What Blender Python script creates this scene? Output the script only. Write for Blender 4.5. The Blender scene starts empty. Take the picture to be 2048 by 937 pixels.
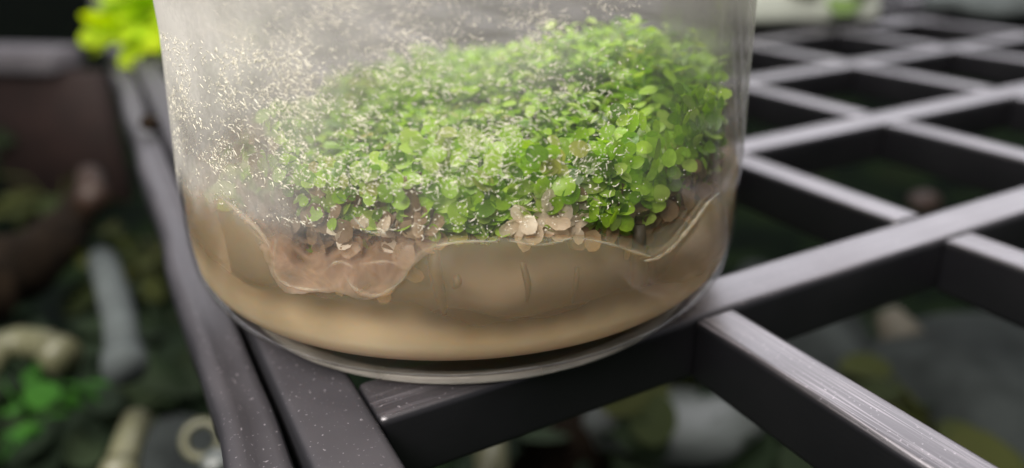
import bpy, bmesh, math, random
from mathutils import Vector, Matrix, noise
R = random.Random(11)
U = 0.054                       # one lattice cell in metres; lengths below are in cells
S = bpy.context.scene
C = S.collection
PI = math.pi

# ------------------------------------------------------------------ camera
PITCH, ROLL, CAMH, FPX = 0.4046, -0.0256, 0.9974, 1543.5
cp, sp, cr, sr = math.cos(PITCH), math.sin(PITCH), math.cos(ROLL), math.sin(ROLL)
_f = Vector((0, cp, -sp)); _r = Vector((1, 0, 0)); _u = Vector((0, sp, cp))
RIGHT = cr * _r + sr * _u; UP = -sr * _r + cr * _u
cd = bpy.data.cameras.new('camera'); cam = bpy.data.objects.new('camera', cd); C.objects.link(cam)
m = Matrix.Identity(4)
for i in range(3):
    m[i][0] = RIGHT[i]; m[i][1] = UP[i]; m[i][2] = -_f[i]
m[2][3] = CAMH * U
cam.matrix_world = m
cd.sensor_width = 36; cd.lens = FPX / 2048 * 36
cd.clip_start = 0.002; cd.clip_end = 50
cd.dof.use_dof = True; cd.dof.focus_distance = 1.58 * U; cd.dof.aperture_fstop = 10.5
S.camera = cam

# ------------------------------------------------------------------ light
w = bpy.data.worlds.new('World'); S.world = w; w.use_nodes = True
bg = w.node_tree.nodes['Background']; bg.inputs[0].default_value = (0.93, 0.95, 1.0, 1); bg.inputs[1].default_value = 0.24

def lamp(name, loc, target, sx, sy, energy, col):
    d = bpy.data.lights.new(name, 'AREA'); d.shape = 'RECTANGLE'; d.size = sx; d.size_y = sy
    d.energy = energy; d.color = col
    o = bpy.data.objects.new(name, d); C.objects.link(o); o.location = loc
    o.rotation_euler = (Vector(target) - Vector(loc)).to_track_quat('-Z', 'Y').to_euler()
    return o
lamp('shop_light_strip', (0.16, 0.78, 0.44), (0.02, 0.12, 0.0), 1.15, 0.5, 7.5, (0.96, 0.94, 1.0))
lamp('overhead_light', (-0.16, -0.20, 0.40), (-0.006, 0.10, 0.0), 0.34, 0.24, 7.2, (1.0, 0.95, 0.89))

lamp('plant_fill_light', (0.01, 0.16, 0.62), (-0.006, 0.125, 0.0), 0.22, 0.22, 3.2, (1.0, 0.97, 0.92))  # unseen fill added to brighten the plant tops through the open jar

S.view_settings.view_transform = 'Standard'; S.view_settings.look = 'None'
S.view_settings.exposure = 0; S.view_settings.gamma = 1
S.render.engine = 'CYCLES'
S.cycles.use_denoising = True; S.cycles.use_adaptive_sampling = True; S.cycles.adaptive_threshold = 0.02
S.cycles.max_bounces = 8; S.cycles.transmission_bounces = 8; S.cycles.transparent_max_bounces = 24
S.cycles.volume_bounces = 3; S.cycles.sample_clamp_indirect = 4

# ------------------------------------------------------------------ helpers
def at(px, py, z):
    """the point at height z (cells) that a pixel of the 2048x937 photograph looks at"""
    d = (px - 1024) * RIGHT - (py - 468.5) * UP + FPX * _f
    t = (z - CAMH) / d.z
    return Vector((0, 0, CAMH)) + t * d

def mesh_from(verts, faces, smooth=True):
    me = bpy.data.meshes.new('m')
    me.from_pydata([tuple(c * U for c in v) for v in verts], [], faces)
    if smooth:
        me.polygons.foreach_set('use_smooth', [True] * len(me.polygons))
    me.update()
    return me

def obj(name, me, mat, parent=None):
    o = bpy.data.objects.new(name, me); me.name = name
    if mat is not None and len(me.materials) == 0: me.materials.append(mat)
    C.objects.link(o)
    if parent is not None: o.parent = parent
    return o

def tag(o, label, cat, group=None):
    o['label'] = label; o['category'] = cat
    if group: o['group'] = group
    return o

def thing(name, loc, label, cat, rz=0.0, group=None):
    o = bpy.data.objects.new(name, None); C.objects.link(o); o.empty_display_size = 0.01
    o.location = Vector(loc) * U; o.rotation_euler.z = rz
    return tag(o, label, cat, group)

class MB:
    def __init__(s): s.v = []; s.f = []
    def add(s, vs, fs):
        n = len(s.v); s.v += [tuple(v) for v in vs]; s.f += [tuple(i + n for i in f) for f in fs]
    def tube(s, pts, rads, n=8, cap=True):
        pts = [Vector(p) for p in pts]; vs = []; fs = []
        for k, p in enumerate(pts):
            d = (pts[min(k + 1, len(pts) - 1)] - pts[max(k - 1, 0)]).normalized()
            a = d.orthogonal().normalized() if k == 0 else (a - a.dot(d) * d).normalized()
            b = d.cross(a)
            for q in range(n):
                t = 2 * PI * q / n
                vs.append(p + rads[k] * (math.cos(t) * a + math.sin(t) * b))
        for k in range(len(pts) - 1):
            for q in range(n):
                q2 = (q + 1) % n
                fs.append((k * n + q, k * n + q2, (k + 1) * n + q2, (k + 1) * n + q))
        if cap:
            fs.append(tuple(reversed(range(n)))); e = (len(pts) - 1) * n
            fs.append(tuple(e + q for q in range(n)))
        s.add(vs, fs)
    def lathe(s, prof, n=96, closed=False):
        vs = []; fs = []; K = len(prof)
        for (r, z) in prof:
            for q in range(n):
                t = 2 * PI * q / n
                vs.append((r * math.cos(t), r * math.sin(t), z))
        for k in range(K if closed else K - 1):
            k2 = (k + 1) % K
            for q in range(n):
                q2 = (q + 1) % n
                fs.append((k * n + q, k * n + q2, k2 * n + q2, k2 * n + q))
        s.add(vs, fs)
    def mesh(s, smooth=True): return mesh_from(s.v, s.f, smooth)

def bevel_box(x0, x1, y0, y1, z0, z1, bev, seg=2):
    bm = bmesh.new()
    bmesh.ops.create_cube(bm, size=1)
    for v in bm.verts:
        v.co = Vector((x0 if v.co.x < 0 else x1, y0 if v.co.y < 0 else y1, z0 if v.co.z < 0 else z1)) * U
    if bev:
        bmesh.ops.bevel(bm, geom=list(bm.edges), offset=bev * U, segments=seg, profile=0.6, affect='EDGES')
    me = bpy.data.meshes.new('m'); bm.to_mesh(me); bm.free()
    me.polygons.foreach_set('use_smooth', [True] * len(me.polygons))
    return me

# ------------------------------------------------------------------ materials
def newmat(name):
    mt = bpy.data.materials.new(name); mt.use_nodes = True
    nt = mt.node_tree; nt.nodes.clear()
    return mt, nt, nt.nodes, nt.links
def N(nt, typ, **kw):
    n = nt.nodes.new(typ)
    for k, v in kw.items(): setattr(n, k, v)
    return n
def ramp(nt, src, stops):
    r = N(nt, 'ShaderNodeValToRGB'); e = r.color_ramp.elements
    e[0].position, e[0].color = stops[0][0], stops[0][1]
    e[1].position, e[1].color = stops[-1][0], stops[-1][1]
    for p, c in stops[1:-1]:
        x = e.new(p); x.color = c
    nt.links.new(src, r.inputs[0]); return r
def g(v): return (v, v, v, 1)
def math_node(nt, op, a, b=None, clamp=False):
    n = N(nt, 'ShaderNodeMath', operation=op); n.use_clamp = clamp
    for i, x in enumerate((a, b)):
        if x is None: continue
        if isinstance(x, (int, float)): n.inputs[i].default_value = x
        else: nt.links.new(x, n.inputs[i])
    return n.outputs[0]

def mat_simple(name, col, rough=0.5, var=0.25, scale=300.0, bump=0.2, spec=0.5, sss=0.0):
    mt, nt, nd, lk = newmat(name)
    o = N(nt, 'ShaderNodeOutputMaterial'); b = N(nt, 'ShaderNodeBsdfPrincipled')
    tc = N(nt, 'ShaderNodeTexCoord'); no = N(nt, 'ShaderNodeTexNoise')
    no.inputs['Scale'].default_value = scale; no.inputs['Detail'].default_value = 5
    lk.new(tc.outputs['Object'], no.inputs['Vector'])
    lo = tuple(c * (1 - var) for c in col) + (1,); hi = tuple(min(1, c * (1 + var)) for c in col) + (1,)
    r = ramp(nt, no.outputs[0], [(0.3, lo), (0.7, hi)])
    lk.new(r.outputs[0], b.inputs['Base Color'])
    b.inputs['Roughness'].default_value = rough; b.inputs['Specular IOR Level'].default_value = spec
    if sss:
        b.inputs['Subsurface Weight'].default_value = sss; b.inputs['Subsurface Scale'].default_value = 0.002
    bp = N(nt, 'ShaderNodeBump'); bp.inputs['Strength'].default_value = bump; bp.inputs['Distance'].default_value = 0.0005
    lk.new(no.outputs[0], bp.inputs['Height']); lk.new(bp.outputs[0], b.inputs['Normal'])
    lk.new(b.outputs[0], o.inputs[0])
    return mt

def mat_black_plastic(name, along, base=0.004, rough=0.36, dust=0.25, scuff=0.10, haze=0.07, spec=0.8, bump=0.25):
    """black moulded plastic, scuffed along its length, dust specks on it"""
    mt, nt, nd, lk = newmat(name)
    o = N(nt, 'ShaderNodeOutputMaterial'); b = N(nt, 'ShaderNodeBsdfPrincipled')
    tc = N(nt, 'ShaderNodeTexCoord'); mp = N(nt, 'ShaderNodeMapping')
    sc = (60, 3000, 3000) if along == 'x' else (3000, 60, 3000)
    mp.inputs['Scale'].default_value = sc
    lk.new(tc.outputs['Object'], mp.inputs[0])
    st = N(nt, 'ShaderNodeTexNoise'); st.inputs['Scale'].default_value = 1; st.inputs['Detail'].default_value = 4
    lk.new(mp.outputs[0], st.inputs['Vector'])
    big = N(nt, 'ShaderNodeTexNoise'); big.inputs['Scale'].default_value = 55; big.inputs['Detail'].default_value = 6
    lk.new(tc.outputs['Object'], big.inputs['Vector'])
    vo = N(nt, 'ShaderNodeTexNoise'); vo.inputs['Scale'].default_value = 1900; vo.inputs['Detail'].default_value = 2
    lk.new(tc.outputs['Object'], vo.inputs['Vector'])
    speck = ramp(nt, vo.outputs[0], [(0.66, g(0)), (0.74, g(1))])
    scr = ramp(nt, st.outputs[0], [(0.52, g(0)), (0.72, g(1))])
    geo = N(nt, 'ShaderNodeNewGeometry'); sx = N(nt, 'ShaderNodeSeparateXYZ'); lk.new(geo.outputs['Normal'], sx.inputs[0])
    up = math_node(nt, 'MULTIPLY', math_node(nt, 'SUBTRACT', sx.outputs[2], 0.5), 2.0, True)   # dust and scuffs lie on the tops
    wear = math_node(nt, 'MULTIPLY', math_node(nt, 'ADD', math_node(nt, 'MULTIPLY', scr.outputs[0], scuff), math_node(nt, 'MULTIPLY', speck.outputs[0], dust)), up)
    film = math_node(nt, 'MULTIPLY', math_node(nt, 'MULTIPLY', ramp(nt, big.outputs[0], [(0.35, g(0.5)), (0.7, g(1))]).outputs[0], haze), up)
    tot = math_node(nt, 'ADD', wear, film, True)
    mix = N(nt, 'ShaderNodeMix', data_type='RGBA'); lk.new(tot, mix.inputs[0])
    mix.inputs[6].default_value = (base, base, base * 1.25, 1); mix.inputs[7].default_value = (0.56, 0.51, 0.56, 1)
    lk.new(mix.outputs[2], b.inputs['Base Color'])
    ro = math_node(nt, 'ADD', math_node(nt, 'MULTIPLY', big.outputs[0], 0.3), rough - 0.15)
    lk.new(ro, b.inputs['Roughness']); b.inputs['Specular IOR Level'].default_value = spec; b.inputs['Specular Tint'].default_value = (1.0, 0.96, 1.0, 1)
    bp = N(nt, 'ShaderNodeBump'); bp.inputs['Strength'].default_value = bump; bp.inputs['Distance'].default_value = 0.00006
    lk.new(math_node(nt, 'ADD', st.outputs[0], math_node(nt, 'MULTIPLY', vo.outputs[0], 0.5)), bp.inputs['Height'])
    lk.new(bp.outputs[0], b.inputs['Normal']); lk.new(b.outputs[0], o.inputs[0])
    return mt

def mat_leaf(name, cols, trans=0.45, rough=0.35):
    mt, nt, nd, lk = newmat(name)
    o = N(nt, 'ShaderNodeOutputMaterial'); b = N(nt, 'ShaderNodeBsdfPrincipled'); t = N(nt, 'ShaderNodeBsdfTranslucent')
    gi = N(nt, 'ShaderNodeNewGeometry'); oi = N(nt, 'ShaderNodeObjectInfo')
    rnd = math_node(nt, 'FRACT', math_node(nt, 'ADD', gi.outputs['Random Per Island'], oi.outputs['Random']))
    r = ramp(nt, rnd, [(k / (len(cols) - 1), c + (1,)) for k, c in enumerate(cols)])
    tc = N(nt, 'ShaderNodeTexCoord'); no = N(nt, 'ShaderNodeTexNoise'); no.inputs['Scale'].default_value = 1500
    lk.new(tc.outputs['Object'], no.inputs['Vector'])
    hs = N(nt, 'ShaderNodeHueSaturation'); lk.new(r.outputs[0], hs.inputs['Color'])
    lk.new(math_node(nt, 'ADD', math_node(nt, 'MULTIPLY', no.outputs[0], 0.5), 0.75), hs.inputs['Value'])
    lk.new(hs.outputs[0], b.inputs['Base Color']); b.inputs['Roughness'].default_value = rough
    tr = N(nt, 'ShaderNodeHueSaturation'); tr.inputs['Saturation'].default_value = 1.1; tr.inputs['Value'].default_value = 1.6
    lk.new(hs.outputs[0], tr.inputs['Color']); lk.new(tr.outputs[0], t.inputs[0])
    mx = N(nt, 'ShaderNodeMixShader'); mx.inputs[0].default_value = trans
    lk.new(b.outputs[0], mx.inputs[1]); lk.new(t.outputs[0], mx.inputs[2]); lk.new(mx.outputs[0], o.inputs[0])
    return mt

def mat_clear():
    """thin clear plastic wall: straight through, with a Fresnel sheen and slightly wavy"""
    mt, nt, nd, lk = newmat('clear_plastic_wall')
    o = N(nt, 'ShaderNodeOutputMaterial'); tr = N(nt, 'ShaderNodeBsdfTransparent'); gl = N(nt, 'ShaderNodeBsdfGlossy')
    tr.inputs[0].default_value = (0.975, 0.97, 0.96, 1); gl.inputs['Roughness'].default_value = 0.09
    tc = N(nt, 'ShaderNodeTexCoord'); no = N(nt, 'ShaderNodeTexNoise'); no.inputs['Scale'].default_value = 260; no.inputs['Detail'].default_value = 3
    lk.new(tc.outputs['Object'], no.inputs['Vector'])
    bp = N(nt, 'ShaderNodeBump'); bp.inputs['Strength'].default_value = 0.12; bp.inputs['Distance'].default_value = 0.0004
    lk.new(no.outputs[0], bp.inputs['Height']); lk.new(bp.outputs[0], gl.inputs['Normal'])
    fr = N(nt, 'ShaderNodeFresnel'); fr.inputs[0].default_value = 1.4; lk.new(bp.outputs[0], fr.inputs['Normal'])
    mx = N(nt, 'ShaderNodeMixShader'); lk.new(math_node(nt, 'MULTIPLY', fr.outputs[0], 0.4), mx.inputs[0])
    lk.new(tr.outputs[0], mx.inputs[1]); lk.new(gl.outputs[0], mx.inputs[2]); lk.new(mx.outputs[0], o.inputs[0])
    return mt

def mat_glass():
    mt, nt, nd, lk = newmat('jar_base_plastic')
    o = N(nt, 'ShaderNodeOutputMaterial'); b = N(nt, 'ShaderNodeBsdfGlass')
    b.inputs['IOR'].default_value = 1.46; b.inputs['Roughness'].default_value = 0.06
    b.inputs['Color'].default_value = (0.96, 0.95, 0.92, 1)
    d = N(nt, 'ShaderNodeBsdfDiffuse'); d.inputs[0].default_value = (0.62, 0.58, 0.52, 1); mx = N(nt, 'ShaderNodeMixShader')
    tc = N(nt, 'ShaderNodeTexCoord'); no = N(nt, 'ShaderNodeTexNoise'); no.inputs['Scale'].default_value = 120; lk.new(tc.outputs['Object'], no.inputs['Vector'])
    lk.new(math_node(nt, 'MULTIPLY', no.outputs[0], 0.9), mx.inputs[0])
    lk.new(b.outputs[0], mx.inputs[1]); lk.new(d.outputs[0], mx.inputs[2]); lk.new(mx.outputs[0], o.inputs[0])
    return mt

def mat_fog():
    """breath of condensation on the inside of the jar: thick on one side, thin on the other, torn by runs"""
    mt, nt, nd, lk = newmat('condensation_film')
    o = N(nt, 'ShaderNodeOutputMaterial')
    d = N(nt, 'ShaderNodeBsdfDiffuse'); t = N(nt, 'ShaderNodeBsdfTranslucent'); tr = N(nt, 'ShaderNodeBsdfTransparent')
    d.inputs[0].default_value = (0.60, 0.575, 0.55, 1); t.inputs[0].default_value = (0.60, 0.575, 0.55, 1)
    mx = N(nt, 'ShaderNodeMixShader'); mx.inputs[0].default_value = 0.5
    lk.new(d.outputs[0], mx.inputs[1]); lk.new(t.outputs[0], mx.inputs[2])
    tc = N(nt, 'ShaderNodeTexCoord'); sx = N(nt, 'ShaderNodeSeparateXYZ'); lk.new(tc.outputs['Object'], sx.inputs[0])
    rad = 0.735 * U
    side = math_node(nt, 'DIVIDE', sx.outputs[0], rad)                      # -1 .. 1 across the jar
    mr = N(nt, 'ShaderNodeMapRange'); mr.inputs[1].default_value = -1; mr.inputs[2].default_value = 1
    lk.new(side, mr.inputs[0])
    base = ramp(nt, mr.outputs[0], [(0.0, g(0.97)), (0.05, g(0.93)), (0.09, g(0.72)), (0.22, g(0.55)), (0.38, g(0.17)), (0.58, g(0.05)), (0.94, g(0.07)), (1.0, g(0.35))])
    no = N(nt, 'ShaderNodeTexNoise'); no.inputs['Scale'].default_value = 85; no.inputs['Detail'].default_value = 6
    lk.new(tc.outputs['Object'], no.inputs['Vector'])
    pat = ramp(nt, no.outputs[0], [(0.32, g(0.45)), (0.68, g(1.35))])
    fi = N(nt, 'ShaderNodeTexNoise'); fi.inputs['Scale'].default_value = 1500; fi.inputs['Detail'].default_value = 3
    lk.new(tc.outputs['Object'], fi.inputs['Vector'])
    fin = ramp(nt, fi.outputs[0], [(0.4, g(0.9)), (0.7, g(1.12))])
    fac = math_node(nt, 'MULTIPLY', math_node(nt, 'MULTIPLY', base.outputs[0], pat.outputs[0]), fin.outputs[0], True)
    hz = N(nt, 'ShaderNodeMapRange', interpolation_type='SMOOTHSTEP'); hz.inputs[1].default_value = 0.345 * U; hz.inputs[2].default_value = 0.45 * U
    lk.new(math_node(nt, 'ADD', sx.outputs[2], math_node(nt, 'MULTIPLY', math_node(nt, 'SUBTRACT', no.outputs[0], 0.5), 0.20 * U)), hz.inputs[0])
    fac = math_node(nt, 'MULTIPLY', fac, hz.outputs[0])
    hi = N(nt, 'ShaderNodeMapRange', interpolation_type='SMOOTHSTEP'); hi.inputs[1].default_value = 0.64 * U; hi.inputs[2].default_value = 0.82 * U; hi.inputs[4].default_value = 0.26
    lk.new(math_node(nt, 'ADD', sx.outputs[2], math_node(nt, 'MULTIPLY', math_node(nt, 'SUBTRACT', no.outputs[0], 0.5), 0.3 * U)), hi.inputs[0])
    fac = math_node(nt, 'ADD', fac, hi.outputs[0], True)
    m2 = N(nt, 'ShaderNodeMixShader'); lk.new(fac, m2.inputs[0]); lk.new(tr.outputs[0], m2.inputs[1]); lk.new(mx.outputs[0], m2.inputs[2])
    lk.new(m2.outputs[0], o.inputs[0])
    return mt

def milky(nt, lk, col):
    b = N(nt, 'ShaderNodeBsdfPrincipled'); b.inputs['Base Color'].default_value = col + (1,)
    b.inputs['Subsurface Weight'].default_value = 1.0; b.inputs['Subsurface Radius'].default_value = (1.0, 0.62, 0.36)
    b.inputs['Subsurface Scale'].default_value = 0.007; b.inputs['Roughness'].default_value = 0.35; b.inputs['Specular IOR Level'].default_value = 0.25
    return b
def mat_gel():
    """agar: base glow and plant shade put in by opacity; clearer higher up, roots show"""
    mt, nt, nd, lk = newmat('agar_gel')
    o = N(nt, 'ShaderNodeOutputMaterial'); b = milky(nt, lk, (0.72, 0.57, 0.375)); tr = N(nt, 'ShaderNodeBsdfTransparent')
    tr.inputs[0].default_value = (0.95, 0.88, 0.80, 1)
    tc = N(nt, 'ShaderNodeTexCoord'); sx = N(nt, 'ShaderNodeSeparateXYZ'); lk.new(tc.outputs['Object'], sx.inputs[0])
    no = N(nt, 'ShaderNodeTexNoise'); no.inputs['Scale'].default_value = 38; no.inputs['Detail'].default_value = 3; lk.new(tc.outputs['Object'], no.inputs['Vector'])
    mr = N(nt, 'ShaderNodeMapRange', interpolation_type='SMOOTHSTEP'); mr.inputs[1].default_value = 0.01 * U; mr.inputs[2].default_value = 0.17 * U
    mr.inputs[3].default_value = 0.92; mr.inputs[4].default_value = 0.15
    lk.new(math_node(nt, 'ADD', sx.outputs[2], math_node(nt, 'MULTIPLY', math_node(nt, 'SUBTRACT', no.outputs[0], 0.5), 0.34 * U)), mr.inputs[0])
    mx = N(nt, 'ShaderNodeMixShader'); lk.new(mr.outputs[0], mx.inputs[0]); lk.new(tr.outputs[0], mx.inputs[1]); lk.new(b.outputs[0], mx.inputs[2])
    lk.new(mx.outputs[0], o.inputs[0])
    return mt
def mat_slime(col=(0.50, 0.36, 0.27), op=(0.18, 0.42, 0.72), fade=(0.30, 0.40)):
    """thin pinkish film of wet gel smeared over the leaves pressed to the wall"""
    mt, nt, nd, lk = newmat('gel_smear')
    o = N(nt, 'ShaderNodeOutputMaterial'); b = milky(nt, lk, col); tr = N(nt, 'ShaderNodeBsdfTransparent')
    b.inputs['Subsurface Scale'].default_value = 0.002
    tc = N(nt, 'ShaderNodeTexCoord'); no = N(nt, 'ShaderNodeTexNoise'); no.inputs['Scale'].default_value = 190; no.inputs['Detail'].default_value = 5; no.inputs['Distortion'].default_value = 1.2
    lk.new(tc.outputs['Object'], no.inputs['Vector'])
    sx = N(nt, 'ShaderNodeSeparateXYZ'); lk.new(tc.outputs['Object'], sx.inputs[0])
    r = ramp(nt, no.outputs[0], [(0.30, g(op[0])), (0.52, g(op[1])), (0.70, g(op[2]))])
    fo = r.outputs[0]
    if fade:
        mr = N(nt, 'ShaderNodeMapRange', interpolation_type='SMOOTHSTEP'); mr.inputs[1].default_value = (fade[0] - .02) * U; mr.inputs[2].default_value = (fade[1] - .06) * U
        mr.inputs[3].default_value = 1; mr.inputs[4].default_value = 0
        lk.new(math_node(nt, 'ADD', sx.outputs[2], math_node(nt, 'MULTIPLY', math_node(nt, 'SUBTRACT', no.outputs[0], 0.5), 0.25 * U)), mr.inputs[0])
        fo = math_node(nt, 'MULTIPLY', r.outputs[0], mr.outputs[0])
    mx = N(nt, 'ShaderNodeMixShader'); lk.new(fo, mx.inputs[0]); lk.new(tr.outputs[0], mx.inputs[1]); lk.new(b.outputs[0], mx.inputs[2])
    lk.new(mx.outputs[0], o.inputs[0])
    return mt

def mat_drop():
    mt, nt, nd, lk = newmat('water_droplet')
    o = N(nt, 'ShaderNodeOutputMaterial'); b = N(nt, 'ShaderNodeBsdfPrincipled'); tr = N(nt, 'ShaderNodeBsdfTransparent'); mx = N(nt, 'ShaderNodeMixShader')
    b.inputs['Base Color'].default_value = (0.74, 0.70, 0.58, 1); b.inputs['Roughness'].default_value = 0.2
    gi = N(nt, 'ShaderNodeNewGeometry'); mr = N(nt, 'ShaderNodeMapRange'); mr.inputs[3].default_value = 0.2; mr.inputs[4].default_value = 0.95
    lk.new(gi.outputs['Random Per Island'], mr.inputs[0]); lk.new(mr.outputs[0], mx.inputs[0])
    lk.new(tr.outputs[0], mx.inputs[1]); lk.new(b.outputs[0], mx.inputs[2]); lk.new(mx.outputs[0], o.inputs[0])
    return mt
def mat_ground():
    mt, nt, nd, lk = newmat('tank_substrate')
    o = N(nt, 'ShaderNodeOutputMaterial'); b = N(nt, 'ShaderNodeBsdfPrincipled')
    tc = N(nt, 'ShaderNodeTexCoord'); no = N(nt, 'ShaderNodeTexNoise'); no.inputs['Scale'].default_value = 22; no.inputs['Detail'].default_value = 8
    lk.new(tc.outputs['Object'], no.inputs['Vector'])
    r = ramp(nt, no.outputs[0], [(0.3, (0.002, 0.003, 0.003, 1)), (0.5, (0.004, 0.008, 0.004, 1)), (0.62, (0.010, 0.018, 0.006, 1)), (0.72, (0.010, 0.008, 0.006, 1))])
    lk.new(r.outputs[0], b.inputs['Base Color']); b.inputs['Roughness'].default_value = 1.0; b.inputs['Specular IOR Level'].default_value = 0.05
    lk.new(b.outputs[0], o.inputs[0])
    return mt

M_barx = mat_black_plastic('black_plastic_bar', 'x')
M_bary = mat_black_plastic('black_plastic_crossbar', 'y', scuff=0.26)
M_rim = mat_black_plastic('black_plastic_rim', 'y', 0.010, 0.62, 0.25, 0.0, 0.06, 0.45, 0.08)
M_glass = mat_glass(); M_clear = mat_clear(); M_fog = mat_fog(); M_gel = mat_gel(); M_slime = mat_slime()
M_leaf = mat_leaf('green_leaf', [(0.12, 0.25, 0.010), (0.25, 0.43, 0.022), (0.36, 0.54, 0.05), (0.24, 0.43, 0.025), (0.46, 0.60, 0.13), (0.06, 0.13, 0.006), (0.15, 0.31, 0.012)])
M_ylw = mat_leaf('yellow_green_leaf', [(0.25, 0.36, 0.05), (0.36, 0.38, 0.08), (0.20, 0.34, 0.04), (0.42, 0.36, 0.12)])
M_brown = mat_leaf('brown_leaf', [(0.24, 0.16, 0.08), (0.15, 0.09, 0.045), (0.32, 0.23, 0.13), (0.25, 0.16, 0.09)], 0.4, 0.45)
M_pale = mat_leaf('bleached_leaf', [(0.62, 0.52, 0.40), (0.70, 0.61, 0.48), (0.48, 0.37, 0.26)], 0.4, 0.4)
M_stem = mat_leaf('pale_green_stem', [(0.20, 0.36, 0.07), (0.32, 0.42, 0.12)], 0.3)
M_core = mat_simple('root_shade_core', (0.12, 0.10, 0.08), 0.7, 0.35, 70, 0.1, 0.1)
M_root = mat_simple('brown_root', (0.045, 0.032, 0.018), 0.6, 0.3, 900)
M_drop = mat_drop()
M_menis = mat_slime((0.52, 0.41, 0.31), (0.10, 0.30, 0.60), None)

# ------------------------------------------------------------------ setting: what lies below the lattice
FLOOR = -2.7
fl = mesh_from([(-60, -10, 0), (60, -10, 0), (60, 70, 0), (-60, 70, 0)], [(0, 1, 2, 3)], False)
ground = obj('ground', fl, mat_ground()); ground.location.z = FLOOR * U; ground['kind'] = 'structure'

# ------------------------------------------------------------------ the black lattice
YAW = 0.48
tray = thing('plastic_lattice', (0.4844, 1.8459, 0), 'black moulded plastic lattice of square cells under the jar', 'lattice', YAW)
WA, WB, WR, D = 0.165, 0.13, 0.165, 0.185
X0, X1 = -1 + WR / 2, 11.0
border = obj('border_bar', bevel_box(-1 - WR / 2, -1 + WR / 2, -1.6, 12, -D, 0, 0.022, 3), M_rim, tray)
for j in range(-1, 12):
    if j == -1:
        continue
    me = bevel_box(X0, X1, j - WA / 2, j + WA / 2, -D, -0.0015, 0.022, 3) if j == 0 else me_row
    if j == 0:
        me_row = me
        o = obj('bar', me, M_barx, tray)
    else:
        o = obj('bar', me, M_barx, tray); o.location.y = j * U
seg_me = bevel_box(-WB / 2, WB / 2, WA / 2, 1 - WA / 2, -D, -0.001, 0.02, 3)
seg_me.materials.append(M_bary)
for i in range(0, 11):
    for j in range(-1, 11):
        if j == -1 and i > 3: continue
        o = obj('crossbar', seg_me, None, tray); o.location = (i * U, j * U, 0.0)
# outer rim of the lattice, a warped lip separated by a groove
mb = MB(); n = 140
vs = []
for k in range(n + 1):
    y = -1.6 + 13.6 * (k / n) ** 1.6
    wob = 0.008 * math.sin(y * 5.0) + 0.007 * noise.noise(Vector((y * 4, 0, 0)))
    zt = -0.04 + 0.012 * math.sin(y * 3.1 + 1) + 0.010 * noise.noise(Vector((y * 6, 3, 0)))
    xl, xr = -1.225 + wob, -1.098 + 0.4 * wob
    vs += [(xl, y, -D), (xl - 0.004, y, zt - 0.02), (xl + 0.014, y, zt), (xl + 0.045, y, zt + 0.004), (xl + 0.06, y, zt - 0.012), (xr - 0.03, y, zt - 0.006), (xr - 0.01, y, zt - 0.004), (xr, y, zt - 0.03), (xr, y, -D)]
fs = []
for k in range(n):
    for q in range(8):
        fs.append((k * 9 + q, k * 9 + q + 1, (k + 1) * 9 + q + 1, (k + 1) * 9 + q))
    fs.append((k * 9 + 8, k * 9, (k + 1) * 9, (k + 1) * 9 + 8))
obj('outer_rim', mesh_from(vs, fs), M_rim, tray)

# ------------------------------------------------------------------ the jar
JX, JY, RO, RI = -0.124, 2.103, 0.748, 0.728
jar = thing('culture_jar', (JX, JY, 0), 'clear round jar fogged with condensation standing on the black lattice', 'jar')
prof = [(0.0, 0.050), (0.58, 0.050), (0.645, 0.051), (0.678, 0.057), (0.700, 0.067), (0.722, 0.088), (0.738, 0.120), (0.748, 0.165), (0.753, 0.22), (0.753, 0.31), (0.747, 0.75), (0.742, 1.75), (0.733, 1.76),
        (0.724, 1.75), (0.729, 0.75), (0.735, 0.31), (0.735, 0.22), (0.730, 0.17), (0.720, 0.140), (0.704, 0.121), (0.68, 0.107), (0.64, 0.098), (0.58, 0.095), (0.0, 0.095)]
ring = [(0.606, 0.006), (0.616, 0.0), (0.632, 0.001), (0.641, 0.008), (0.643, 0.017), (0.638, 0.026), (0.622, 0.030), (0.608, 0.020), (0.606, 0.006)]
neck = [(0.634, 0.028), (0.628, 0.036), (0.630, 0.044), (0.640, 0.0495)]
def lathe_part(name, pr, mat):
    mb = MB(); mb.lathe(pr, 160); o = obj(name, mb.mesh(), mat, jar)
    bm = bmesh.new(); bm.from_mesh(o.data); bmesh.ops.remove_doubles(bm, verts=bm.verts, dist=1e-7)
    bmesh.ops.dissolve_degenerate(bm, edges=bm.edges, dist=1e-8); bmesh.ops.recalc_face_normals(bm, faces=bm.faces); bm.to_mesh(o.data); bm.free()
    return o
wall = lathe_part('jar_wall', prof, M_clear)
foot = lathe_part('foot_ring', ring, M_glass)
lathe_part('foot_neck', neck, M_clear)
# film
mb = MB(); mb.lathe([(0.7542, 0.30), (0.7482, 0.75), (0.7432, 1.74)], 128)
film = obj('condensation', mb.mesh(), M_fog, jar)

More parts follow.
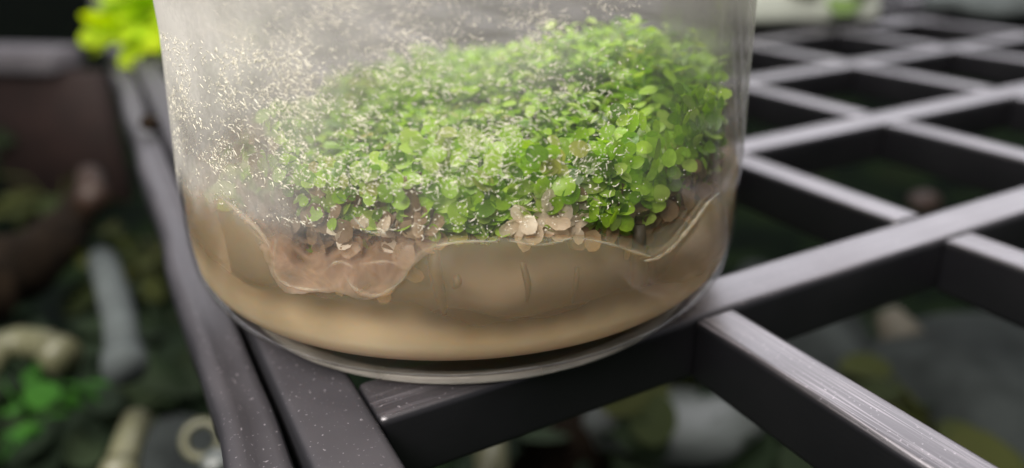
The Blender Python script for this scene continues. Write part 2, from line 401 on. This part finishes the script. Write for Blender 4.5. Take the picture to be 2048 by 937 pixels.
# ------------------------------------------------------------------ the gel
PROFILE = [(-180, .40), (-110, .40), (-80, .36), (-65.7, .377), (-57.9, .394), (-43.8, .439), (-37, .411), (-32.6, .384), (-30.3, .35), (-29.9, .271), (-23.6, .278), (-17, .30), (-15, .288),
           (-12.6, .284), (-8.8, .304), (-6.7, .338), (-3.75, .387), (0, .402), (7.5, .402), (15, .393), (23.5, .372), (28, .347), (34.6, .303), (38, .307), (43.5, .321), (47, .349),
           (51.6, .367), (60, .331), (80, .36), (110, .40), (180, .40)]
def _raw(th):
    for a, b in zip(PROFILE, PROFILE[1:]):
        if a[0] <= th <= b[0]:
            return a[1] + (th - a[0]) / max(1e-6, b[0] - a[0]) * (b[1] - a[1])
    return .4
def wall_z(th):
    th = (th + 180) % 360 - 180
    ws = [(-2.2, .12), (-1.1, .22), (0, .32), (1.1, .22), (2.2, .12)]
    z = sum(w_ * _raw(max(-180, min(180, th + d))) for d, w_ in ws)
    return z + 0.006 * noise.noise(Vector((th * .22, 1.7, 0))) + 0.003 * noise.noise(Vector((th * .7, 4.1, 0)))
def polar(th, r, z):
    """angle 0 faces the camera, positive to the right of the picture"""
    t = math.radians(th); return Vector((r * math.sin(t), -r * math.cos(t), z))
def r_out(z): return 0.7545 - 0.006 * max(0.0, z - .31) / .44
def gel_top(th, r):
    k = max(0.0, min(1.0, (r - 0.60) / 0.14)); k = k ** 1.4
    p = polar(th, r, 0)
    return (1 - k) * (0.375 + 0.03 * noise.noise(p * 6)) + k * wall_z(th)
gel = thing('agar_gel', (JX, JY, 0.08), 'tan translucent growth gel filling the bottom of the jar', 'gel')
nt_, nr_ = 480, 26
vs = [(0, 0, gel_top(0, 0) - .08)]; fs = []
RG = 0.742
ths = [-180 + 360 * k / nt_ for k in range(nt_)]
rings = [RG * (k + 1) / nr_ for k in range(nr_)]
for r in rings:
    for th in ths:
        vs.append(tuple(polar(th, r, gel_top(th, r) - .08)))
low = [(0.7425, 0.25), (0.7415, 0.21), (0.737, 0.165), (0.727, 0.135), (0.709, 0.115), (0.685, 0.101), (0.645, 0.091), (0.58, 0.088)]
for r, z in low:
    for th in ths: vs.append(tuple(polar(th, r, z - .08)))
vs.append((0, 0, 0.088 - .08))
tot = nr_ + len(low)
for q in range(nt_): fs.append((0, 1 + q, 1 + (q + 1) % nt_))
for k in range(tot - 1):
    for q in range(nt_):
        q2 = (q + 1) % nt_
        fs.append((1 + k * nt_ + q, 1 + (k + 1) * nt_ + q, 1 + (k + 1) * nt_ + q2, 1 + k * nt_ + q2))
e = 1 + (tot - 1) * nt_
for q in range(nt_): fs.append((e + q, len(vs) - 1, e + (q + 1) % nt_))
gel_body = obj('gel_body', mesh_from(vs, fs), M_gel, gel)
bm = bmesh.new(); bm.from_mesh(gel_body.data); bmesh.ops.recalc_face_normals(bm, faces=bm.faces); bm.to_mesh(gel_body.data); bm.free()
core = MB()
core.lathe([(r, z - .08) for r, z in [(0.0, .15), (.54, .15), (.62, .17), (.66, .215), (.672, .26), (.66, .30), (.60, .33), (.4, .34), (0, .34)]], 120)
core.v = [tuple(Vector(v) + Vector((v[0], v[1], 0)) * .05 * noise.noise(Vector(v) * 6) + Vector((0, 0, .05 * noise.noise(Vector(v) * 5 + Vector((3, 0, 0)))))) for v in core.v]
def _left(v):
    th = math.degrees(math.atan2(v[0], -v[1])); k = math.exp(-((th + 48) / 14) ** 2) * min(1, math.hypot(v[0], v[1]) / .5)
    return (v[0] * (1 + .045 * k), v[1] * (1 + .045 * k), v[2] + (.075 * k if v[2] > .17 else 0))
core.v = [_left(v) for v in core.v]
obj('root_shade_core', core.mesh(), M_core, gel)  # dark core: roots plus the shade under the plants, put in as a body
sm = []; fs = []; K = 8; A0, A1 = -34.0, 2.0; n = 72
for a in range(n + 1):
    th = A0 + (A1 - A0) * a / n; zl = wall_z(th) - .01; zh = max(zl + .004, .425)
    for k in range(K + 1): sm.append(tuple(polar(th, .7455, zl + (zh - zl) * k / K - .08)))
for a in range(n):
    for k in range(K): q = a * (K + 1) + k; fs.append((q, q + K + 1, q + K + 2, q + 1))
obj('gel_smear', mesh_from(sm, fs), M_slime, gel)
# folds: soft rounded edges where the gel meets the wall
def spline(P, n=8):
    out = []
    for k in range(len(P) - 1):
        p0, p1, p2, p3 = P[max(k - 1, 0)], P[k], P[k + 1], P[min(k + 2, len(P) - 1)]
        for q in range(n):
            t = q / n
            out.append(tuple(0.5 * (2 * b + (c - a) * t + (2 * a - 5 * b + 4 * c - d) * t * t + (3 * b - a - 3 * c + d) * t ** 3) for a, b, c, d in zip(p0, p1, p2, p3)))
    return out + [P[-1]]
FOLDS = [([(-16.3, .331), (-14.7, .3), (-12.5, .286), (-9.7, .291), (-7.2, .318), (-5.5, .351)], .0070), ([(-28.4, .38), (-29.4, .309), (-27.1, .281), (-21.1, .283), (-16.6, .301)], .0055),
         ([(-14.3, .456), (-11.9, .422), (-8.8, .427), (-6.4, .453)], .0028), ([(-5.4, .357), (-3.4, .386), (1.8, .401), (7.7, .398)], .0042), ([(33, .296), (36, .291), (40, .303), (43.5, .325), (46.5, .345), (50, .366), (55, .372)], .0060),
         ([(-42.5, .444), (-36, .415), (-31.8, .388), (-29.6, .354)], .0060), ([(-19.8, .326), (-16.9, .352), (-14.1, .34)], .0045), ([(9.2, .399), (13.8, .382), (19.4, .386)], .0035), ([(-13.6, .351), (-9.6, .36), (-7.3, .356)], .004),
         ([(21, .382), (26, .356), (31, .322), (34.5, .300)], .0045)]
for pts, rad in FOLDS:
    q = spline(pts); mb = MB(); P = []; Q = []
    for k, (th, z) in enumerate(q):
        f = k / (len(q) - 1)
        P.append(polar(th, 0.7425 + .0012 * noise.noise(Vector((th, z * 30, 0))), z - .08)); Q.append(rad * (0.15 + max(0.0, math.sin(PI * f)) ** .6 * (0.65 + .6 * noise.noise(Vector((th * .6, z * 40, 2))))))
    mb.tube(P, Q, 7); obj('gel_fold', mb.mesh(), M_menis, gel)

# ------------------------------------------------------------------ the plants
plant = thing('carpet_plant', (JX, JY, 0.37), 'dense bright green mat of tiny round leaves growing inside the jar', 'plant')
PZ = 0.37
def leaf_mesh(mb, Mx, L, Wd, cup=0.12, seg=12, crumple=0.0):
    """cupped oval leaf with a fold along its midrib; base at the origin, tip along +x"""
    vs = [(0.5 * L, 0, 0.0)]; fs = []
    for ring, f in ((0, 0.55), (1, 1.0)):
        for q in range(seg):
            t = 2 * PI * q / seg
            x = 0.5 * L * (1 - f * math.cos(t)); y = 0.5 * Wd * f * math.sin(t) * (1 + 0.18 * (-math.cos(t)))
            z = cup * L * (f * f * 0.5) * (0.35 + abs(math.sin(t)) * 0.65) - 0.10 * L * (x / L) ** 2
            if crumple:
                x += L * crumple * R.uniform(-.6, .6) * f; y += L * crumple * R.uniform(-.6, .6) * f; z += L * crumple * R.uniform(-1, 1)
            vs.append((x, y, z))
    for q in range(seg):
        q2 = (q + 1) % seg
        fs.append((0, 1 + q, 1 + q2)); fs.append((1 + q, 1 + seg + q, 1 + seg + q2, 1 + q2))
    mb.add([Mx @ Vector(v) for v in vs], fs)

def heap(x, y):
    """height of the leaf mat's top, in cells"""
    r = math.hypot(x, y)
    h = 0.515 + 0.065 * x + 0.02 * y
    h += 0.18 * math.exp(-((x - 0.40) ** 2 + (y - 0.04) ** 2) / 0.05)
    h += 0.05 * math.exp(-((x - 0.05) ** 2 + (y - 0.15) ** 2) / 0.06)
    h += 0.055 * noise.noise(Vector((x * 7, y * 7, 3.3)))
    if y < 0: h -= 0.05 * max(0, (r - 0.5) / 0.23)
    h -= 0.07 * max(0.0, -x - 0.25) / 0.4
    return h

leaves = []      # (matrix, length, width, kind)
stems = MB()
def orient(normal, direction, loc):
    z = normal.normalized(); x = (direction - direction.dot(z) * z)
    if x.length < 1e-4: x = z.orthogonal()
    x.normalize(); y = z.cross(x)
    M = Matrix.Identity(4)
    for i in range(3): M[i][0], M[i][1], M[i][2], M[i][3] = x[i], y[i], z[i], loc[i]
    return M
def try_leaf(base, nrm, dr, L, Wd, kind):
    c = base + dr.normalized() * L
    for q in (base, c):
        if math.hypot(q.x, q.y) > 0.715: return
    leaves.append((orient(nrm, dr, base), L, Wd, kind))
cnt = 0
while cnt < 1450:
    x, y = R.uniform(-.7, .7), R.uniform(-.7, .7); r = math.hypot(x, y)
    if r > 0.69: continue
    if y > 0.1 and R.random() < 0.35: continue
    th = math.degrees(math.atan2(x, -y))
    cnt += 1
    z0 = gel_top(th, r) - 0.02; h = heap(x, y) + R.uniform(-.05, .02)
    lean = Vector((R.gauss(0, .22), R.gauss(0, .22), 1)).normalized()
    npair = max(2, int((h - z0) / 0.028)); P = []
    p = Vector((x, y, z0)); ang = R.uniform(0, 2 * PI)
    for k in range(npair + 1):
        P.append(p.copy())
        if k > 0:
            s = 0.0190 * R.uniform(.8, 1.3) * (1.25 if r > .5 and y < 0 else 1.0)
            if k == npair: s *= 0.72
            yl = 0.05 + (0.25 if x < -.25 else 0) + (0.15 if k <= 2 else 0)
            kind = 'y' if R.random() < yl else 'g'
            if p.z < 0.40 and R.random() < 0.5 and abs(th - 5) > 18: kind = 'b'
            for sgn in (0, PI):
                a = ang + sgn + R.gauss(0, .25)
                out = Vector((math.cos(a), math.sin(a), R.uniform(-.15, .55)))
                nrm = Vector((0, 0, 1)) - 0.45 * Vector((out.x, out.y, 0)) + Vector((R.gauss(0, .3), R.gauss(0, .3), 0))
                if r > 0.58 and y < 0.1: nrm += 0.75 * Vector((x, y, 0)) / max(r, .01)
                L = 2 * s * R.uniform(.85, 1.2)
                try_leaf(p + out.normalized() * 0.006, nrm, out, L, L * R.uniform(.62, .82), kind)
            ang += PI / 2 + R.gauss(0, .2)
        lean = (lean + Vector((R.gauss(0, .14), R.gauss(0, .14), 0.05))).normalized()
        p = p + lean * ((h - z0) / npair)
        rr = math.hypot(p.x, p.y)
        if rr > 0.695: p.x *= .695 / rr; p.y *= .695 / rr
    stems.tube(P, [0.0038] * (len(P) - 1) + [0.002], 5)
# leaves pressed against the wall
def press(a0, a1, z0f, z1f, n, kind, smin, smax, rmin=.655, rmax=.712):
    for _ in range(n):
        th = R.uniform(a0, a1); lo = wall_z(th); z = R.uniform(lo + z0f, lo + z1f)
        rr = R.uniform(rmin, rmax); p = polar(th, rr, z); o_ = polar(th, 1, 0)
        tg = Vector((math.cos(math.radians(th)), math.sin(math.radians(th)), 0))
        a = R.uniform(0, 2 * PI); dr = math.cos(a) * tg + math.sin(a) * Vector((0, 0, 1)) + o_ * R.uniform(-.3, .1)
        nrm = o_ + Vector((R.gauss(0, .35), R.gauss(0, .35), R.gauss(.25, .35)))
        L = R.uniform(smin, smax); try_leaf(p, nrm, dr, L, L * R.uniform(.65, .85), kind)
press(-32, -4, 0.0, 0.14, 190, 'b', .035, .062, .66, .722)
press(-46, -28, -0.03, 0.06, 30, 'b', .03, .05)
press(-36, -8, 0.10, 0.19, 60, 'b', .03, .05)
press(-38, -6, 0.12, 0.22, 40, 'y', .03, .046)
press(22, 64, -0.01, 0.085, 90, 'b', .035, .06)
press(11, 23, 0.005, 0.045, 48, 'p', .035, .058, .68, .722)
press(-26, -8, 0.08, 0.14, 14, 'p', .03, .05, .68, .712)
press(-4, 30, 0.015, 0.18, 190, 'g', .030, .052)
press(28, 60, 0.07, 0.26, 150, 'g', .030, .048)
press(-34, -2, 0.13, 0.25, 160, 'g', .026, .044)
press(-34, 30, 0.10, 0.2, 26, 'y', .034, .05)

camp = Vector((-JX, -JY, CAMH))
MATS = {'g': M_leaf, 'y': M_ylw, 'b': M_brown, 'p': M_pale}
NAMES = {'g': 'leaf', 'y': 'yellowed_leaf', 'b': 'brown_leaf', 'p': 'bleached_leaf'}
def score(l):
    p = l[0].translation
    near = (p - camp).length
    return near - 0.8 * min(p.z, .6) - l[1] * 3 + (0.35 if abs(math.degrees(math.atan2(p.x, -p.y))) > 62 else 0)
for kind in 'gybp':
    ls = sorted([l for l in leaves if l[3] == kind], key=score)
    proto = []
    for v in range(5):
        mb = MB(); leaf_mesh(mb, Matrix.Identity(4), 1.0, 0.74, (0.14, 0.22, 0.08, 0.18, -0.1)[v], 14 if kind in 'gy' else 10, 0.0 if kind in 'gy' else 0.065); me = mb.mesh(); me.materials.append(MATS[kind]); proto.append(me)
    lim = {'g': 300, 'y': 70, 'b': 110, 'p': 48}[kind]
    for k, l in enumerate(ls[:lim]):
        o = obj(NAMES[kind], proto[k % 5], None, plant)
        Mt = l[0].copy(); Mt.translation = (Mt.translation - Vector((0, 0, PZ))) * U
        o.matrix_local = Mt @ Matrix.Diagonal((l[1], l[1] * (l[2] / l[1]) / 0.74, l[1], 1))
    if len(ls) > lim:
        mb = MB()
        for l in ls[lim:]:
            Mt = l[0].copy(); Mt.translation -= Vector((0, 0, PZ))
            leaf_mesh(mb, Mt, l[1], l[2], R.choice((.14, .22, .08)), 9, 0.0 if kind in 'gy' else 0.06)
        o = obj({'g': 'foliage', 'y': 'yellowed_foliage', 'b': 'withered_foliage', 'p': 'bleached_foliage'}[kind], mb.mesh(), MATS[kind], plant); o['kind'] = 'stuff'
stems.v = [(v[0], v[1], v[2] - PZ) for v in stems.v]
o = obj('stem_tangle', stems.mesh(), M_stem, plant); o['kind'] = 'stuff'
# roots hanging in the gel near the wall
for th, ztop, zbot, rad in ((-32.5, .33, .29, .012), (-2, .37, .225, .011), (0.5, .31, .285, .007), (34, .36, .17, .013), (21, .30, .22, .005), (37, .30, .2, .008), (12, .33, .24, .006)):
    mb = MB(); P = []; Q = []
    for k in range(7):
        f = k / 6
        P.append(polar(th + 0.5 * math.sin(f * 3 + th), 0.705 + .01 * math.sin(f * 3), ztop + (zbot - ztop) * f - PZ)); Q.append(rad * (0.6 + 0.7 * math.sin(PI * min(1, f * .8 + .2)) * (1 if f < .95 else .5)))
    mb.tube(P, Q, 7); obj('root', mb.mesh(), M_root, plant)

# ------------------------------------------------------------------ droplets and threads of condensation
mb = MB()
def squiggle(th, z, ln, wd):
    a = R.uniform(-.5, .5) if R.random() < .6 else R.uniform(0, PI)
    P = []; n = R.choice((2, 3, 4)); k = ln / n; cu = R.uniform(-.9, .9)
    for i in range(n + 1):
        P.append(polar(th, r_out(z), z)); a += cu * R.uniform(.2, 1.2)
        th += math.degrees(math.cos(a) * k / 0.73); z += math.sin(a) * k
    mb.tube(P, [wd * R.uniform(.5, 1)] + [wd] * (n - 1) + [wd * .4], 4)
cnt = 0
while cnt < 8200:
    th, z = R.uniform(-62, 48), R.uniform(.42, .92)
    d = 1.0 - max(0, (th - 6) / 26)
    if z < .58: d *= 0.65
    if z < .50: d *= 0.4
    if th < -42: d *= 0.35
    d *= 0.12 + 1.5 * max(0, noise.noise(Vector((th * .11, z * 14, 5))) + .15) + 0.8 * max(0, noise.noise(Vector((th * .5, z * 50, 8))))
    if R.random() > d: continue
    cnt += 1
    squiggle(th, z, R.choice((.002, .003, .004, .005, .007, .010, .015)), R.uniform(.0005, .0011))
o = obj('condensation_threads', mb.mesh(), M_drop, jar); o['kind'] = 'stuff'
mb = MB()
for _ in range(1100):
    th, z = R.gauss(2, 24), R.uniform(.41, .66)
    if abs(th) > 62 or noise.noise(Vector((th * .16, z * 20, 9))) < -.02: continue
    rr = R.uniform(.0007, .0018); p = polar(th, r_out(z), z); o_ = polar(th, 1, 0); tg = Vector((o_.y, -o_.x, 0)); up = Vector((0, 0, 1))
    vs = [p + o_ * rr * .8] + [p + rr * (math.cos(q * PI / 3) * tg + math.sin(q * PI / 3) * up * R.uniform(.8, 1.3)) for q in range(6)]
    mb.add(vs, [(0, 1 + q, 1 + (q + 1) % 6) for q in range(6)])
o = obj('condensation_beads', mb.mesh(), M_drop, jar); o['kind'] = 'stuff'

# the jar is not a true cylinder: its wall draws in a little towards the top and leans a hair to the right
def draw_in(x, y, z):
    k = max(0.0, min(1.0, (z - .05) / .12)); u = max(-.6, min(1.0, (z - .47) / .30))
    f = 1 - 0.012 * u * k
    return x * f + 0.010 * u * k, y * f, z
for root, z0 in ((jar, 0.0), (gel, .08)):
    done = set()
    for ch in root.children:
        if ch.data.name in done: continue
        done.add(ch.data.name)
        for v in ch.data.vertices:
            x, y, z = draw_in(v.co.x / U, v.co.y / U, v.co.z / U + z0)
            v.co = (x * U, y * U, (z - z0) * U)
        ch.data.update()

# ------------------------------------------------------------------ blurred surroundings
def leafy(name, loc, label, mats, n, size, rad, cat='plant', up=0.6, stem=True, group=None):
    t = thing(name, loc, label, cat, 0.0, group)
    me = []
    for v in range(2):
        q = MB(); leaf_mesh(q, Matrix.Identity(4), 1.0, 0.6, .1); k = q.mesh(); k.materials.append(mats); me.append(k)
    st = MB()
    for k in range(n):
        a = R.uniform(0, 2 * PI); e = R.uniform(.15, up) * PI / 2
        d = Vector((math.cos(a) * math.cos(e), math.sin(a) * math.cos(e), math.sin(e)))
        b = d * rad * R.uniform(.35, 1.0)
        o = obj('leaf', me[k % 2], None, t)
        Mx = orient(Vector((0, 0, 1)) + d * .3 + Vector((R.gauss(0, .4), R.gauss(0, .4), 0)), d, b * U)
        s = size * R.uniform(.7, 1.2); o.matrix_local = Mx @ Matrix.Diagonal((s, s, s, 1))
        st.tube([(0, 0, 0), b * .5 + Vector((0, 0, .02 * rad)), b], [size * .05, size * .04, size * .03], 5)
    if stem: o = obj('stem_cluster', st.mesh(), mats, t); o['kind'] = 'stuff'
    return t
def wood(name, pts, rads, label, mat, cat='driftwood', branches=()):
    base = Vector(pts[0]); t = thing(name, base, label, cat)
    def limb(pp, rr, nm):
        q = MB(); P = []; Q = []
        pp = [Vector(p) - base for p in pp]
        for k in range(len(pp) - 1):
            for s in range(5):
                f = s / 5; p = pp[k].lerp(pp[k + 1], f); r = rr[k] + (rr[k + 1] - rr[k]) * f
                P.append(p + 0.35 * r * noise.noise_vector(p * 2.3)); Q.append(r * (1 + .25 * noise.noise(p * 3)))
        P.append(pp[-1]); Q.append(rr[-1]); q.tube(P, Q, 10); obj(nm, q.mesh(), mat, t)
    limb(pts, rads, 'trunk')
    for pp, rr in branches: limb(pp, rr, 'branch')
    return t
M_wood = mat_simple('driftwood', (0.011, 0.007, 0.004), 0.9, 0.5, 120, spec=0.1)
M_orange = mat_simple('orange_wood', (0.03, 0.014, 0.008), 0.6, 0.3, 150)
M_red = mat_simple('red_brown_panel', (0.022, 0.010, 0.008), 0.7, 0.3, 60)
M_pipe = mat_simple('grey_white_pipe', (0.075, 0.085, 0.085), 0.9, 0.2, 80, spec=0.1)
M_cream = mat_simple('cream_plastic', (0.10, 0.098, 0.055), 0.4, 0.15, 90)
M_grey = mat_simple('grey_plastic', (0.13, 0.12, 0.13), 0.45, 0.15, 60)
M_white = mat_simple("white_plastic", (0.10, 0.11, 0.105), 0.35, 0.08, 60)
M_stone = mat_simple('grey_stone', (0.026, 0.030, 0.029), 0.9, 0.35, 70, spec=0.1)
M_lime = mat_leaf('lime_leaf', [(0.38, 0.52, 0.006), (0.48, 0.60, 0.008), (0.26, 0.45, 0.006)], .5, .8)
M_sprout = mat_leaf('seedling_leaf', [(0.12, 0.20, 0.05), (0.16, 0.24, 0.07)], .3, .8)
M_tray = mat_simple('pale_tray', (0.36, 0.38, 0.33), 0.6, 0.1, 60)
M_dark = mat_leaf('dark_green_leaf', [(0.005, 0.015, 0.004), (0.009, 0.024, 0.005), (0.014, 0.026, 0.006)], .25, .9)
M_olive = mat_leaf('olive_leaf', [(0.030, 0.040, 0.003), (0.05, 0.055, 0.005), (0.02, 0.034, 0.003)], .35, .9)
M_bright = mat_leaf('bright_green_leaf', [(0.02, 0.10, 0.004), (0.03, 0.13, 0.005)], .4, .9)

def pipe(name, pts, rad, label, mat, cat='pipe', bend=True):
    base = Vector(pts[0]); t = thing(name, base, label, cat); q = MB()
    P = [Vector(p) - base for p in pts]
    q.tube(P, [rad] * len(P), 16); obj('tube', q.mesh(), mat, t)
    d0 = (P[-1] - P[-2]).normalized(); q = MB(); q.tube([P[-1] - d0 * rad * 1.2, P[-1] + d0 * rad * .1], [rad * 1.22] * 2, 16); obj('collar', q.mesh(), mat, t)
    return t
# tank below, left of the picture
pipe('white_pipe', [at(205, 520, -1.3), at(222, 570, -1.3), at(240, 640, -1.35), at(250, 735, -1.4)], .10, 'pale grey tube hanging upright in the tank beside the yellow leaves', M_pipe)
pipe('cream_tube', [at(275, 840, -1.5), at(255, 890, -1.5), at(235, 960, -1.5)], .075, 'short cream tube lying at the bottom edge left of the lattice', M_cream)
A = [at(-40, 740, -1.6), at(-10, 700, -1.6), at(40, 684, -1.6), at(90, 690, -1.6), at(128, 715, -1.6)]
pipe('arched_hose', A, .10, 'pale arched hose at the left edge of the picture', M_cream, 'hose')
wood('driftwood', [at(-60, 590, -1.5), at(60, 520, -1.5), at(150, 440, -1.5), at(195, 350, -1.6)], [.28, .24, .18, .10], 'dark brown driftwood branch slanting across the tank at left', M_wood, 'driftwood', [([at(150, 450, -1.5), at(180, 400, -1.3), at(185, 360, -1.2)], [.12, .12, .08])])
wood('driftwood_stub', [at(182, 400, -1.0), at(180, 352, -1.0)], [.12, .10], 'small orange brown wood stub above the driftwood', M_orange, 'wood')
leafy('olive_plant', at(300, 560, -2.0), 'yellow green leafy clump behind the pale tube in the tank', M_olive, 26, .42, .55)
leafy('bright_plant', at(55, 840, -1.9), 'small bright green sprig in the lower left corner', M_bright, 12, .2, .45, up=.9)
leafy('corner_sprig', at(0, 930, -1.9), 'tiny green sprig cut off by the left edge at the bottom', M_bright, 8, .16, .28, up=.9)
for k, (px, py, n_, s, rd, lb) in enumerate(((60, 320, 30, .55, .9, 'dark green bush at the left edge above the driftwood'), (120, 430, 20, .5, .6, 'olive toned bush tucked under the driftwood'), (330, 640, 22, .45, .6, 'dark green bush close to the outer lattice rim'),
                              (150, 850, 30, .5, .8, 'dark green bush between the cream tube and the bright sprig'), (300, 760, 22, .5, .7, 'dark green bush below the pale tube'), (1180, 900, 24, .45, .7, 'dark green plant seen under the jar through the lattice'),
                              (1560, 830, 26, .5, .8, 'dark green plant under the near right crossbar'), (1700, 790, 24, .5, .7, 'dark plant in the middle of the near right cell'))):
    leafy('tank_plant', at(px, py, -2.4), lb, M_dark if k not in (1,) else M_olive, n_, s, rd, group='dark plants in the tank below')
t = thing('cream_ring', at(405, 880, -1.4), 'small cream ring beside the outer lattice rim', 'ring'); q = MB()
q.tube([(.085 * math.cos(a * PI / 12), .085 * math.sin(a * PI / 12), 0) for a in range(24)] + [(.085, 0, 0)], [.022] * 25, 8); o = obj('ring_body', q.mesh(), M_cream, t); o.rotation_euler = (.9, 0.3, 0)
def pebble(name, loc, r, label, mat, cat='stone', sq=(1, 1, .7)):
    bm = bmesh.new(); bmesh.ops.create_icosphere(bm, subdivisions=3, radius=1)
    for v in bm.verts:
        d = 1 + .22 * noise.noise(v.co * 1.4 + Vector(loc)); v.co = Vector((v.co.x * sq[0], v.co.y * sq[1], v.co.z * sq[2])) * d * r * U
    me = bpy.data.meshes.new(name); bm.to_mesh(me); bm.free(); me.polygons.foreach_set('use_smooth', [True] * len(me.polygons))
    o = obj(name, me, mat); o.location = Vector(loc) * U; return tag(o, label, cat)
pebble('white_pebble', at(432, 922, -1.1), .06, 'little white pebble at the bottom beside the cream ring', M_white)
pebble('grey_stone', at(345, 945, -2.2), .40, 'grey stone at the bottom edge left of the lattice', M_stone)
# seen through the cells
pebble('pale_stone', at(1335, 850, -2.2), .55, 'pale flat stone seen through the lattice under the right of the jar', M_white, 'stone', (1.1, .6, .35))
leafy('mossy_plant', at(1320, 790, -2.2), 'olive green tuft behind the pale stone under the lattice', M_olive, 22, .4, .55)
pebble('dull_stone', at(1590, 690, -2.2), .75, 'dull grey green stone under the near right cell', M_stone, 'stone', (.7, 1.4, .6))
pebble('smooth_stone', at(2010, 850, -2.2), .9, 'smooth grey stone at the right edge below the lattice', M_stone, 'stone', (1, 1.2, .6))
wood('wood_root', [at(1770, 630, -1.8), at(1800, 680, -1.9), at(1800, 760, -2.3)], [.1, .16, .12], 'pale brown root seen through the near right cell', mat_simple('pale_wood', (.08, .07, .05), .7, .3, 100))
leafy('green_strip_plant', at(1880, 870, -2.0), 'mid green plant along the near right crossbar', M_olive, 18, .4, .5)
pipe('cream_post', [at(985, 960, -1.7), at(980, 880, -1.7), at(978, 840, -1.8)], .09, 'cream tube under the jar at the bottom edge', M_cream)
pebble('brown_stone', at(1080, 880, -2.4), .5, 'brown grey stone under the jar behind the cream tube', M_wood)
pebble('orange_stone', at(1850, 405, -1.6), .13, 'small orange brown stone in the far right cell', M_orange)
# on and behind the lattice
leafy('lime_plant', at(338, 92, 0.0) + Vector((0, 0, .02)), 'bright lime green plant blurred behind the jar at left', M_lime, 200, .30, .46, up=1.0)
t = thing('white_tray', at(1632, 44, 0.02), 'white tray of seedlings on the far end of the lattice', 'tray')
obj('tray_body', bevel_box(-.62, .52, -.05, .7, 0, .28, .06, 2), M_tray, t)
for k in range(26):
    q = MB(); leaf_mesh(q, orient(Vector((R.gauss(0, .5), R.gauss(0, .5), 1)), Vector((R.gauss(0, 1), R.gauss(0, 1), .5)), (R.uniform(-.45, .45), R.uniform(.0, .6), .22 + R.uniform(0, .3))), .38, .26)
    obj('seedling_leaf', q.mesh(), M_olive if k % 3 else M_sprout, t)
pebble('pale_pebble', at(2010, 5, .1), .5, 'pale rounded pebble on the lattice in the far right corner', M_pipe, 'stone', (1.3, 1, .3))
pebble('pale_bead', at(300, 246, 0.02), .05, 'dull tan bead on the lattice just behind the jar at left', M_wood, 'bead', (1, 1, .9))
rim = thing('aquarium_edge', at(-60, 92, -.6), 'grey rim of another tank in the upper left corner', 'tank')
a_, b_ = at(-60, 92, -.6), at(128, 96, -.6)
ln = (b_ - a_).length; rim.rotation_euler.z = math.atan2(b_.y - a_.y, b_.x - a_.x)
obj('rim_bar', bevel_box(0, ln, -.3, .3, -.3, 0, .06, 2), M_grey, rim)
obj('side_panel', bevel_box(0, ln + .5, -.1, .1, -2.1, -.301, .02, 1), M_red, rim)
